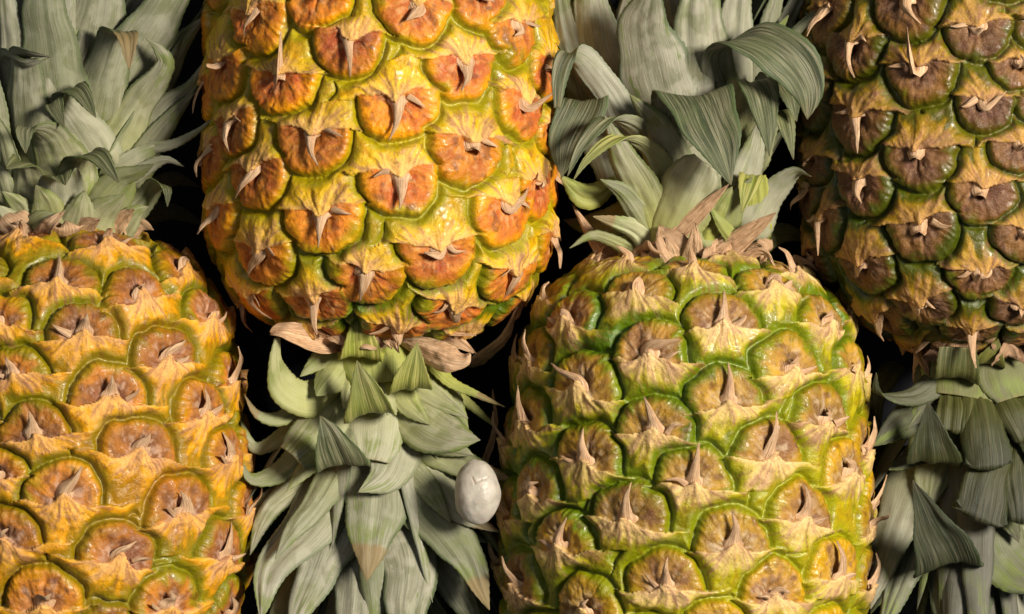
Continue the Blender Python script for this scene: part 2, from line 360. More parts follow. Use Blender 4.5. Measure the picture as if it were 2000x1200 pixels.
def build_body(fr, eyes_px, pal, spacing=21.5):
    rng = np.random.default_rng(fr.seed)
    listed = [fr.hit(e[0], e[1]) for e in eyes_px]
    lt = [np.array(x) for x in listed]
    A = np.array(listed)
    pts = list(fr.pos(A[:, 0], A[:, 1])[0]); lth = list(map(tuple, A))
    nl = len(pts)
    # fill what the list does not cover
    for k in range(14000):
        l = rng.uniform(4, fr.L - 4); th = rng.uniform(-math.pi, math.pi)
        if rng.random() > np.interp(l, fr.pl, fr.pr) / 62: continue
        p = fr.pos(np.array(l), np.array(th))[0]
        dd = np.linalg.norm(np.array(pts) - p, axis=1)
        if dd.min() > spacing * (0.93 if k < 9000 else 0.84):
            pts.append(p); lth.append((l, th))
    lth = np.array(lth)
    for it in range(25):      # relax the free ones
        p, nn, ax = fr.pos(lth[:, 0], lth[:, 1]); ci = norm(np.cross(ax, nn))
        D = p[:, None] - p[None]; dist = np.linalg.norm(D, axis=-1) + np.eye(len(p)) * 1e3
        f = np.clip(spacing * 1.05 - dist, 0, None) / spacing
        F = (D / dist[..., None] * f[..., None]).sum(1) * 4
        F[:nl] = 0
        r = np.interp(lth[:, 0], fr.pl, fr.pr) + 3
        sg = np.sign((ci * (np.cos(lth[:, 1])[:, None] * fr.r - np.sin(lth[:, 1])[:, None] * fr.z)).sum(1))
        lth[:, 0] = np.clip(lth[:, 0] - (F * ax).sum(1), 3, fr.L - 3)
        lth[:, 1] += (F * ci).sum(1) * sg / r
    E, EN, EA = fr.pos(lth[:, 0], lth[:, 1]); EC = norm(np.cross(EA, EN))
    dist = np.linalg.norm(E[:, None] - E[None], axis=-1) + np.eye(len(E)) * 1e3
    near = np.sort(dist, axis=1)[:, :5].mean(1)
    g = np.clip(near / 22.5, 0.62, 1.15)
    # grid: fine on the camera side
    nf = 560; nb = 110
    th = np.concatenate([np.linspace(-1.95, 1.95, nf, endpoint=False), np.linspace(1.95, 2 * math.pi - 1.95, nb, endpoint=False)])
    nl_ = int(fr.L / 0.40)
    l = np.linspace(0.0, fr.L, nl_)
    LL, TH = np.meshgrid(l, th, indexing='ij')
    V, Nn, _ = fr.pos(LL, TH)
    shp = LL.shape; V = V.reshape(-1, 3); Nn = Nn.reshape(-1, 3)
    nv = len(V); h = np.zeros(nv); col = np.zeros((nv, 3)); dry = np.zeros(nv)
    rnd = rng.random((len(E), 6))
    for s0 in range(0, nv, 40000):
        v = V[s0:s0 + 40000]; nn = Nn[s0:s0 + 40000]
        # domain warp, makes outlines uneven
        wp = np.stack([fbm(v / 7.0, 11, 2), fbm(v / 7.0, 23, 2), fbm(v / 7.0, 37, 2)], -1) - 0.5
        vw = v + wp * 4.0
        d2 = ((v[:, None] - E[None]) ** 2).sum(-1)
        ix = np.argpartition(d2, 6, axis=1)[:, :6]
        e = E[ix]; D = vw[:, None] - e
        gg = g[ix]
        x = (D * EC[ix]).sum(-1) / gg; y = (D * EA[ix]).sum(-1) / gg
        rr = rnd[ix]
        tilt = (rr[..., 0] - 0.5) * 0.35; x, y = x * np.cos(tilt) - y * np.sin(tilt), x * np.sin(tilt) + y * np.cos(tilt)
        Rw, Rh = pal.get('rw', 11.8), pal.get('rh', 13.6)
        yl = 2.4 * np.exp(-(x / 2.4) ** 2) - 0.6 + 0.9 * (rr[..., 1] - 0.5) * np.sin(x * 0.5 + rr[..., 2] * 6)
        rd = (np.abs(x / Rw) ** 2.25 + np.abs(y / Rh) ** 2.25) ** (1 / 2.25)
        above = y > yl
        Dm = np.where(above, 1 - rd, -9.0)
        sB = (yl - y) / 14.0
        wB = 17.0 * np.clip(1 - sB, 0, 1) ** 0.8 + 3.0
        b = np.where(~above, (1 - sB) - 0.75 * (np.abs(x) / wB) ** 2, -9.0)
        B = 0.5 * np.maximum(0, b - 0.48)
        B = np.where(~above, B, 0)
        jd = Dm.argmax(1); jb = b.argmax(1); ar = np.arange(len(v))
        maxD = Dm[ar, jd]; maxB = B[ar, jb]
        dome = maxD > maxB
        # competitor
        B2 = B.copy(); B2[ar, jd] = 0; diffd = maxD - B2.max(1)
        D2 = Dm.copy(); D2[ar, jb] = -9; diffb = maxB - D2.max(1)
        b2 = b.copy(); b2[ar, jb] = -9; diffbb = (b[ar, jb] - b2.max(1)) * 0.6
        diffb = np.minimum(diffb, diffbb + 0.02)
        # ---- dome
        xd, yd = x[ar, jd], y[ar, jd]; r0 = rr[ar, jd]; gd = gg[ar, jd]
        re = np.clip(1 - diffd, 0, 1)
        phi = np.arctan2(xd, yd + 1.5); rad = np.hypot(xd, yd)
        wr = vnoise(np.stack([phi * 5.5, rad * 0.12, r0[:, 0] * 40], -1), 3) - 0.5
        wr2 = vnoise(np.stack([phi * 13, rad * 0.2, r0[:, 1] * 40], -1), 4) - 0.5
        crenel = np.abs(np.sin(phi * (15 + 4 * r0[:, 2]) + 3 * wr)) * sstep(0.72, 0.93, re)
        hd = pal['hd'] * (1 - re ** 4.2) ** 0.6 - 0.9 * (1 - np.clip(re / 0.8, 0, 1) ** 2)
        hd = hd + (wr * 0.8 + wr2 * 0.6) * sstep(0.1, 0.5, re) * (1 - 0.5 * re) - crenel * 0.45 * (1 - sstep(0.97, 1.0, re))
        hd = hd - 1.6 * np.exp(-(xd ** 2 / 9 + (yd - 2.5) ** 2 / 5)) - 0.6 * np.exp(-(xd / 0.5) ** 2) * np.exp(-((yd - 4) / 3) ** 2)
        lump = fbm(np.stack([xd / 4.0, yd / 4.0, r0[:, 3] * 50], -1), 8, 3) - 0.5
        hd = hd + lump * 2.2 * (1 - re ** 4)
        # ---- bract
        xb, yb = x[ar, jb], y[ar, jb]; r1 = rr[ar, jb]; bb = b[ar, jb]; gb = gg[ar, jb]
        gr = sstep(-0.02, 0.30, diffb)
        phib = np.arctan2(xb, -(yb - 3.0)); radb = np.hypot(xb, yb - 3)
        wb = vnoise(np.stack([phib * 7, radb * 0.10, r1[:, 0] * 40], -1), 5) - 0.5
        wb2 = vnoise(np.stack([phib * 18, radb * 0.16, r1[:, 1] * 40], -1), 6) - 0.5
        hb = pal['hb'] * np.clip(bb + 0.12, 0, 1.1) ** 0.85 * (0.22 + 0.78 * gr)
        hb = hb + 1.1 * np.exp(-(xb / 1.6) ** 2) * np.clip(bb, 0, 1) + (wb * 0.75 + wb2 * 0.35) * np.clip(bb * 1.2, 0, 1) * gr + (fbm(v / 3.0, 77, 2) - 0.5) * 1.0 * gr
        gv_ = np.where(dome, diffd, diffb)
        hh = (np.where(dome, hd, hb) - 2.0 * np.exp(-(gv_ / 0.065) ** 2)) * np.where(dome, gd, gb)
        h[s0:s0 + 40000] = hh
        # ---- pigments
        q = v / 60.0
        big = fbm(v / 28.0, fr.seed + 50, 2); mid = fbm(v / 7.0, fr.seed + 60, 3); fin = fbm(v / 1.6, fr.seed + 70, 2)
        tt = -((v - fr.E) @ fr.a) / S; lat = ((v - fr.E) @ fr.r) / S
        gn = pal['green'](tt, lat) + (big - 0.5) * 0.9          # 0 ripe .. 1 green
        gn = np.clip(gn, 0, 1)[:, None]
        mixc = lambda a, b_, f: a * (1 - f) + b_ * f
        seam = mixc(np.array(pal['seam_ripe']), np.array(pal['seam_green']), gn)
        border = mixc(np.array(pal['border_ripe']), np.array(pal['border_green']), gn)
        core = mixc(np.array(pal['core_a']), np.array(pal['core_b']), sstep(0.35, 0.65, mid)[:, None])
        core = mixc(core, np.array(pal['core_red']), (sstep(0.62, 0.8, fbm(v / 4.5, fr.seed + 81, 2)) * pal['red'])[:, None])
        rk = np.clip(re + wr * 0.30 + (mid - 0.5) * 0.35, 0, 1)
        cd = mixc(core, border, sstep(pal['c0'] + 0.10, 0.92, rk)[:, None])
        gpat = sstep(0.40, 0.62, fbm(v / 9.0, fr.seed + 33, 2) + (gn[:, 0] - 0.5) * 0.5)
        cd = mixc(cd, seam, (sstep(0.66, 0.86, rk) * gpat * 0.8)[:, None])
        ring = np.exp(-((rk - 0.62) / 0.17) ** 2) * (0.45 + 0.55 * sstep(.4, .6, mid)); cd = mixc(cd, np.array(pal['ring']), (ring * 0.55)[:, None])
        scurf = np.clip(sstep(0.45, 0.75, fin + (wr2) * 0.5) * (1 - sstep(0.3, 0.8, rk)), 0, 1)
        cd = cd * (0.72 + 0.5 * r0[:, 4:5]); cd = mixc(cd, np.array(pal['core_red']), ((r0[:, 5] > 0.72) * 0.35 * (1 - sstep(.5, .9, rk)))[:, None])
        cd = mixc(cd, np.array(pal['scurf']), (scurf * 0.55)[:, None])
        cd = mixc(cd, seam, (sstep(0.84, 0.98, re) * 0.95)[:, None])
        # dark blemishes
        cd = mixc(cd, np.array((0.10, 0.035, 0.02)), (sstep(0.62, 0.78, fbm(v / 3.2, fr.seed + 91, 2)) * 0.6 * (1 - sstep(.8, 1, re)))[:, None])
        pk = np.clip(bb - 0.10 + wb * 0.9 + wb2 * 0.5 + (mid - 0.5) * 0.5, 0, 1)
        ylb0 = yl[ar, jb]
        cb = mixc(mixc(border, seam, 0.45), np.array(pal['bract_mid']), sstep(0.05, 0.30, pk)[:, None])
        cb = cb * (0.80 + 0.32 * r1[:, 4:5])
        radc = np.hypot(xb * 0.72, (ylb0 - yb) * 0.95)
        star = np.exp(-(radc / 6.6) ** 1.8) + sstep(0.02, 0.30, wb + wb2 * 0.5) * np.exp(-(radc / 8.5) ** 2) * 0.75 + (fin - 0.5) * 0.35
        cb = mixc(cb, np.array(pal['bract']), ((0.62 + 0.33 * r1[:, 5]) * sstep(0.15, 0.95, star))[:, None])
        ylb = yl[ar, jb]; rimf = np.exp(-((ylb - yb) / 1.1) ** 2) * sstep(17, 9, np.abs(xb)) * (0.5 + 0.5 * mid)
        cb = mixc(cb, np.array(pal['bract']) * 1.05, (rimf * 0.8)[:, None])
        mv = sstep(0.50, 0.66, fbm(np.stack([phib * 3.2, radb * 0.22, r1[:, 2] * 60], -1), 15, 3)) * sstep(0.15, 0.5, bb)
        cb = mixc(cb, np.array((0.34, 0.19, 0.14)) * pal.get('gain', 1), (mv * 0.45)[:, None])
        cb = mixc(cb, seam, ((1 - rimf * .6) * (1 - sstep(0.06, 0.30, diffb + (mid - 0.5) * 0.15)) * 0.95)[:, None])
        cb = mixc(cb, np.array((0.20, 0.09, 0.06)), (sstep(0.58, 0.76, 0.5 + wb2 * 1.1 + (fin - .5) * .5) * 0.6 * sstep(0.2, 0.5, bb))[:, None])
        cc = np.where(dome[:, None], cd, cb)
        cc = cc * (0.88 + 0.24 * fin)[:, None]
        lum = (cc @ np.array([0.3, 0.6, 0.1]))[:, None]; cc = np.clip(lum + (cc - lum) * pal.get('sat', 1.22), 0.003, 0.85) * pal.get('gain', 1.0)
        col[s0:s0 + 40000] = cc
        dry[s0:s0 + 40000] = np.where(dome, 0.95 * (1 - sstep(0.55, 0.90, rk)), sstep(0.25, 0.65, pk)) * (1 - 0.0 * big)
    V2 = V + Nn * (h + (fbm(V / 1.5, 7, 2) - 0.5) * 0.35)[:, None]
    nvth = len(th); idx = np.arange(nv).reshape(nl_, nvth); nx = np.roll(idx, -1, axis=1)
    Fc = np.stack([idx[:-1], idx[1:], nx[1:], nx[:-1]], -1).reshape(-1, 4)
    body = mesh_obj('rind', V2, Fc, M_RIND, fr.root, {'col': ('FLOAT_COLOR', np.clip(col, 0, 1)), 'dry': ('FLOAT', dry)})
    # ---- dry bract tips
    cnt = 0
    ftip = {i: e[2] for i, e in enumerate(eyes_px) if len(e) > 2 and e[2]}
    for i in range(len(E)):
        en = EN[i]
        if i >= nl and (en[2] < 0.0 or cnt > 88): continue
        px_out = not (-60 < 1000 + E[i][0] / S < 2060 and -60 < 600 - E[i][1] / S < 1260)
        if px_out: continue
        gi = g[i]
        base = E[i] - EA[i] * 1.6 * gi + en * (pal['hb'] * 0.62)
        m0 = E[i] + EA[i] * 2.6 * gi + en * (pal['hb'] + 0.9)
        if i in ftip:
            tx, ty = ftip[i]
            l_, t_ = fr.hit(tx, ty); sp, sn, _ = fr.pos(np.array(l_), np.array(t_))
            zt = sp[2] + 5.0
            if abs((P(tx, ty, fr.zc) - fr.E) @ fr.r) > fr.rad(-((P(tx, ty, fr.zc) - fr.E) @ fr.a)) * 0.97: zt = max(E[i][2] + en[2] * 6, fr.zc - 5)
            tipp = P(tx, ty, zt)
        else:
            ln = rng.uniform(5, 12) * gi
            tipp = E[i] + EA[i] * ln + EC[i] * rng.uniform(-3, 3) + en * rng.uniform(3.5, 6.5)
        ln = np.linalg.norm(tipp - m0)
        m1 = 0.5 * (m0 + tipp) + en * rng.uniform(0.3, 1.6) + EC[i] * rng.uniform(-0.07, 0.07) * ln
        pts = [(*base, 0.75), (*(0.4 * base + 0.6 * m0), 0.9), (*m0, 0.52), (*m1, 0.24), (*tipp, 0.02)]
        wd = rng.uniform(5.5, 8.5) * gi
        blade('bract_tip', fr.root, pts, wd, norm(en), M_DRY, rng, nu=7, nv=26, chan=rng.uniform(0.3, 0.9), thick=0.6, wave=0.6, serr=0.0,
              twist=rng.uniform(-0.7, 0.7), crumple=0.35, drk=rng.uniform(0, 0.05) + pal.get('spdrk', 0))
        cnt += 1
        if rng.random() < 0.6:   # a torn side thread of the same bract
            sd = rng.choice([-1, 1])
            q0 = E[i] + EC[i] * sd * rng.uniform(1.5, 4) * gi + en * (pal['hb'] * 0.75)
            q1 = q0 + EC[i] * sd * rng.uniform(2, 4) + EA[i] * rng.uniform(0.5, 2.5) + en * 1.2
            q2 = q1 + EC[i] * sd * rng.uniform(1, 4) + EA[i] * rng.uniform(-0.5, 2) + en * rng.uniform(-.6, .8)
            blade('bract_fibre', fr.root, [(*q0, 1), (*q1, .6), (*q2, .05)], rng.uniform(1.4, 2.6), norm(en), M_DRY, rng, nu=5, nv=14, chan=.3, thick=.4,
                  wave=.3, serr=0, twist=rng.uniform(-1, 1), crumple=.2, drk=rng.uniform(0, 0.35))
    return body

def crown(fr, org, leaves, rcore=15.0, slope=0.42, dry=(), fillers=34, fl=(70, 130), seed=1, dk=0.0, yb=0.85, scraps=20):
    rng = np.random.default_rng(seed)
    O = P(org[0], org[1], fr.zc); a = fr.a; r = fr.r
    # stem the leaves grow from
    nt, nr = 40, 28
    tt = np.linspace(-14, 70, nt); rr_ = np.interp(tt, [-14, 0, 20, 70], [rcore * 1.5, rcore * 1.15, rcore * .9, 3])
    th = np.linspace(0, 2 * math.pi, nr, endpoint=False)
    V = (O + a * tt[:, None, None] + rr_[:, None, None] * (np.cos(th)[None, :, None] * fr.z + np.sin(th)[None, :, None] * r)).reshape(-1, 3)
    idx = np.arange(nt * nr).reshape(nt, nr); nx = np.roll(idx, -1, 1)
    F = np.stack([idx[:-1], nx[:-1], nx[1:], idx[1:]], -1).reshape(-1, 4)
    z0 = np.zeros(len(V))
    mesh_obj('stem', V, F, M_LEAF, fr.root, {'luv': ('FLOAT_VECTOR', V), 'edge': ('FLOAT', z0), 'yel': ('FLOAT', z0 + .6), 'tip': ('FLOAT', z0), 'side': ('FLOAT', z0), 'drk': ('FLOAT', z0 + .3)})
    def place(spec, mat, name):
        pts = spec['p']; w = spec['w'] * S
        s = 0; out = []; prev = None
        for k, q in enumerate(pts):
            p0 = P(q[0], q[1], fr.zc + 30)
            if prev is not None: s += np.linalg.norm((p0 - prev)[:2])
            prev = p0
            lat = (p0 - O) @ r; arc_ = (p0 - O) @ a
            if k == 0: shr = -min(0.12 * max(arc_, 0), 5.0)
            R = max(rcore + shr, 5) + spec.get('r0', 0) + slope * spec.get('k', 1.0) * s
            if k == 0:
                sn = min(abs(lat) / (rcore * 1.75), 0.97); cphi = math.sqrt(1 - sn * sn)
            R = (max(rcore + shr, 5) + spec.get('r0', 0)) + slope * spec.get('k', 1.0) * s
            z = fr.zc + cphi * R + (q[2] if len(q) > 2 else 0)
            p = P(q[0], q[1], z)
            out.append((*p, q[3] if len(q) > 3 else -1))
            if k == 0:
                n0 = norm(p - O - ((p - O) @ a) * a); n0 = norm(n0 * 0.45 + fr.z * spec.get('face', 0.9))
        # sit the base a little inside the crown
        b0 = np.array(out[0][:3]); d0 = norm(b0 - np.array(out[1][:3]))
        pre = b0 + d0 * 5 - n0 * 3.5
        wf0 = out[0][3] if out[0][3] >= 0 else -1
        out = [(*pre, wf0)] + out
        if wf0 >= 0:
            out = [(o[0], o[1], o[2], max(o[3], 0)) for o in out]
        if spec.get('flip'): n0 = -n0
        if spec.get('flip'):
            pe = np.array(out[-1][:3]); dd = norm(pe - np.array(out[-2][:3])); we = out[-1][3]
            out[-1] = (*pe, we)
            out.append((*(pe + dd * 0.8 - fr.z * 2.2), we * .95)); out.append((*(pe - dd * 3.0 - fr.z * 4.0), we * .8)); out.append((*(pe - dd * 9.0 - fr.z * 5.0), we * .4))
        oa = np.array([o[:2] for o in out]); d1 = norm(oa[2] - oa[1]); d2 = norm(oa[-1] - oa[-2]); hinge = None
        if np.dot(d1, d2) < -0.35:
            e = norm(d1 - d2); hinge = (-e[1], e[0], 0)
        arc = (b0 - O) @ a
        yel = spec.get('y', yb * np.clip(1.3 - arc / 48, 0, 1))
        blade(name, fr.root, out, w, n0, mat, rng, nu=23, nv=80, chan=spec.get('c', -0.30 if spec.get('flip') else 0.22), thick=spec.get('t', 1.1) if mat is M_LEAF else 0.5,
              wave=spec.get('v', 0.7), twist=spec.get('tw', 0), yel=yel, yel_len=spec.get('yl', 27), drk=min(max(spec.get('d', 0) + dk, 0), .9), tip=spec.get('tip', 0.0 if spec.get('flip') else 0.55), hinge=hinge,
              power=spec.get('pw', 2.6), crumple=spec.get('cr', 0.12), serr=0.32 if mat is M_LEAF else 0.0)
    for sp in leaves: place(sp, M_LEAF, 'leaf')
    for sp in dry:
        sp['cr'] = sp.get('cr', 0.9) * 0.55; place(sp, M_DRY, 'dry_leaf')
    # inner and rear leaves that complete the rosette
    for i in range(fillers):
        ph = i * 2.39996 + 0.6; f = i / fillers
        a0 = 4 + 58 * f; L = rng.uniform(*fl) * (0.75 + 0.4 * f)
        back = math.cos(ph) < 0.15
        sl = rng.uniform(0.30, 0.5) if back else rng.uniform(0.08, 0.22)
        rc = rcore * (1.0 if back else 0.75) * (1 - 0.55 * f)
        rad = math.cos(ph) * fr.z + math.sin(ph) * r
        pts = []
        for k in range(5):
            t = k / 4; R = rc + L * t * sl + (6 * t * t if back else 0)
            p = O + a * (a0 + L * t * math.sqrt(max(1 - sl * sl, .2))) + rad * R
            p[2] = max(p[2], 3.0 + 2 * t)
            pts.append((*p, -1))
        blade('leaf', fr.root, pts, rng.uniform(12, 18), rad, M_LEAF, rng, nu=9, nv=36, chan=.28, thick=1.1, wave=1.0, yel=0.5 * (1 - f), drk=dk + 0.06, tip=.5)
    # papery scraps in the joint between fruit and crown
    for i in range(scraps):
        ph = rng.uniform(-1.7, 1.7); rad = math.cos(ph) * fr.z + math.sin(ph) * r; tg = math.cos(ph) * r - math.sin(ph) * fr.z
        R = rng.uniform(18, 24) if rcore > 0 else 20
        b = O + a * rng.uniform(-6, -1) + rad * R
        e = b + a * rng.uniform(2, 10) + rad * rng.uniform(-1, 4) + tg * rng.uniform(-11, 11)
        mdl = 0.5 * (b + e) + rad * rng.uniform(0, 3)
        blade('dry_leaf', fr.root, [(*b, 1), (*mdl, .8), (*e, .05)], rng.uniform(5, 14), rad, M_DRY, rng, nu=7, nv=22, chan=rng.uniform(-.4, .5), thick=.4, wave=.8,
              serr=.5, twist=rng.uniform(-1.2, 1.2), crumple=.8, drk=rng.uniform(0, .25) + dk * .6)

def empty(name, loc, label):
    o = bpy.data.objects.new(name, None); SC.collection.objects.link(o); o.location = np.array(loc) * MM
    o.empty_display_size = 0.02
    o['label'] = label; o['category'] = 'pineapple'; o['group'] = 'pineapples laid side by side in alternating directions'
    bpy.context.view_layer.update()
    return o

def cv(lst, sc, ox, oy):
    out = []
    for e in lst:
        x, y = ox + e[0] / sc, oy + e[1] / sc
        tip = (ox + e[2] / sc, oy + e[3] / sc) if len(e) > 2 else None
        out.append((x, y, tip))
    return out
def lf(w, *p, **k): return dict(w=w, p=list(p), **k)
FULL = lambda head, rmax, total: head + [(total * .66, rmax), (total * .80, rmax * .955), (total * .90, rmax * .80), (total * .965, rmax * .55), (total, rmax * .2), (total + 3, 0)]

# ================================================================== pineapple A: lower left
ra = empty('pineapple', P(130, 900, 0), 'ripe golden-orange pineapple cut off by the left edge; broad grey-green crown points up')
fa = Fruit(ra, (125, 448), (133, 1200), 1, FULL([(-3, 0), (0, 60), (10, 112), (24, 160), (45, 208), (80, 252), (120, 286), (175, 314), (300, 336), (450, 350)], 352, 900), 62, 3)
eyesA = cv([(50,110,60,50),(325,130,328,70),(175,245,172,145),(410,280,415,250),(540,205,547,180),(245,385,255,318),(610,350,625,335),(485,465,545,395),
 (40,505,15,445),(325,575,330,500),(595,620,600,540),(100,680,85,605),(405,735,440,670),(185,865,240,765),(665,760,655,665),(530,910,530,840),(345,1045,400,985),
 (650,1040,680,930),(130,1180,150,1140),(485,1180,500,1130),(10,1000,25,950),(-10,800,0,760),(660,1200,680,1150),(-5,350,0,310),(-110,640),(-90,470),(-130,930)], 1.5, 0, 400)
palA = dict(ring=(0.48, 0.19, 0.015), gain=0.92, sat=1.3, rh=12.0, hd=2.0, hb=2.3, seam_ripe=(0.30, 0.16, 0.008), seam_green=(0.16, 0.21, 0.008), border_ripe=(0.50, 0.21, 0.02), border_green=(0.33, 0.25, 0.02),
            core_a=(0.17, 0.07, 0.03), core_b=(0.36, 0.17, 0.075), core_red=(0.17, 0.06, 0.04), red=0.4, c0=0.45, scurf=(0.56, 0.42, 0.34),
            bract_mid=(0.64, 0.34, 0.02), bract=(0.76, 0.46, 0.23), b0=0.44,
            green=lambda t, lat: 0.42 + 0.35 * np.exp(-np.clip(t, 0, None) / 120) + 0.15 * sstep(600, 800, t) + 0.2 * sstep(200, 340, lat))
build_body(fa, eyesA, palA)
crown(fa, (112, 440), [
 lf(80, (66,468,3), (78,436,5), (118,420,5), tip=.2, y=.5), lf(76, (230,452,0), (262,418,2), (290,404,2), y=.5), lf(90, (150,440,1), (158,405,3), (165,372,4), y=.5), lf(90, (95,425,1), (88,392,3), (70,362,5), y=.5), lf(80, (25,450,2), (10,424,3), (-10,400,4), y=.5), lf(84, (215,410), (248,372,1), (262,350,2), y=.5), lf(90, (180,455), (200,418,1), (243,380,3), y=.6), lf(112, (125,435), (122,392), (118,352,3), (122,345,7), (128,362,10), pw=4),
 lf(84, (45,438), (34,404), (4,374,2), y=.5), lf(62, (190,398), (228,352), (268,338), (302,320,2), y=.5), lf(84, (150,378), (150,338), (162,308,5), (196,309,10), (232,357,11)),
 lf(100, (60,398), (55,350), (44,318,4), (12,330,9)), lf(108, (128,348), (112,300), (92,262,4), (52,252,9), (50,300,9)),
 lf(92, (200,308), (166,262), (128,214,4), (106,202,8), (126,250,11)), lf(84, (155,258), (142,208), (134,182,5), (158,180,10), (187,230,11)),
 lf(108, (186,232), (204,150), (222,82), (236,65,5), (250,80,10), (253,137,10), tip=1), lf(88, (224,302), (272,205), (322,132,2), (312,100,4), (285,74,4), y=.5),
 lf(66, (262,288), (322,215), (372,172), (402,118)), lf(62, (232,335), (280,302), (322,280)), lf(28, (262,288), (330,284,5), (380,260,6), (417,230,6)),
 lf(40, (238,362), (290,326,2), (325,313,4), (360,326,5)), lf(56, (250,424), (286,386), (302,362,4), (326,370,8), (327,404,8)),
 lf(86, (280,220), (340,105), (400,30)), lf(136, (212,200), (282,80), (345,-20), (385,-120)), lf(136, (112,235), (97,100), (86,0), (92,-140)),
 lf(150, (165,130), (192,0), (225,-170)), lf(100, (62,268), (52,195), (46,125,2), (44,106,5), (66,108,8), (102,112,8)), lf(96, (22,220), (12,80), (4,-90)),
 lf(80, (12,345), (0,275), (-22,205)), lf(84, (2,385), (-12,335), (-45,290)), lf(66, (-4,445), (-16,405), (-46,380)), lf(70, (-10,290), (-20,180), (-40,40)),
 lf(56, (262,425,-18), (330,412,-30), (400,440,-40), d=.2), lf(50, (270,380,-14), (340,350,-24), (390,365,-34), d=.2), lf(60, (25,160), (15,112,6), (50,125,9), (98,112,7), k=1.5), lf(70, (255,350), (320,250), (380,180), d=.2), lf(110, (250,100), (300,-10), (350,-110)),
 ], seed=11, yb=0.3, dk=0.06, scraps=12, dry=[lf(60, (215,450), (240,425,2), (262,408,4)), lf(70, (150,462), (170,440,2), (196,428,3)), lf(50, (250,455), (275,440,1), (300,450,2)), lf(60, (20,462), (30,445,2), (55,430,2)), lf(60, (100,465), (112,445,3), (100,428,3))])

# ================================================================== pineapple B: upper centre left
rb = empty('pineapple.001', P(748, 300, 0), 'brightest yellow-orange pineapple, upper middle, its pale green crown pointing down beside the off-white lump')
fb = Fruit(rb, (742, 660), (746, 0), -1, FULL([(-3, 0), (0, 70), (8, 125), (18, 175), (40, 222), (70, 262), (110, 296), (160, 320), (230, 334), (360, 336)], 338, 890), 60, 7)
eyesB = cv([(262,32,215,120),(795,5,760,70),(570,110,573,258),(1120,72,1122,120),(150,190,90,215),(345,240,340,105),(950,192,945,300),(728,320,702,470),(1150,322,1250,312),
 (182,392,165,510),(450,430,465,555),(975,465,985,495),(258,552,185,665),(735,570,738,700),(478,700,465,830),(865,812,820,845),(1090,668,1170,630),(275,822,230,925),
 (625,890,605,1010),(132,690,60,785),(1195,590,1210,600),(1120,890,1085,1000),(450,980,462,1122),(930,1010,900,1112),(740,1075,735,1150),(1240,770,1275,900),(240,970,310,1070),
 (78,510,60,540),(470,-35,480,0),(1228,205,1235,230),(1010,-40),(80,60,70,100)], 1.714, 350, 0)
palB = dict(ring=(0.62, 0.25, 0.008), hd=2.3, hb=2.2, rw=12.1, rh=14.0, seam_ripe=(0.34, 0.29, 0.008), seam_green=(0.07, 0.12, 0.008), border_ripe=(0.66, 0.30, 0.008), border_green=(0.40, 0.33, 0.02),
            core_a=(0.34, 0.095, 0.010), core_b=(0.48, 0.18, 0.03), core_red=(0.32, 0.05, 0.015), red=0.8, c0=0.50, scurf=(0.56, 0.33, 0.19),
            bract_mid=(0.62, 0.42, 0.03), bract=(0.70, 0.43, 0.19), b0=0.46,
            green=lambda t, lat: 0.18 + 1.15 * np.exp(-(np.clip(t, 0, None) / 130) ** 1.4) - 0.25 * sstep(-200, 250, lat))
build_body(fb, eyesB, palB)
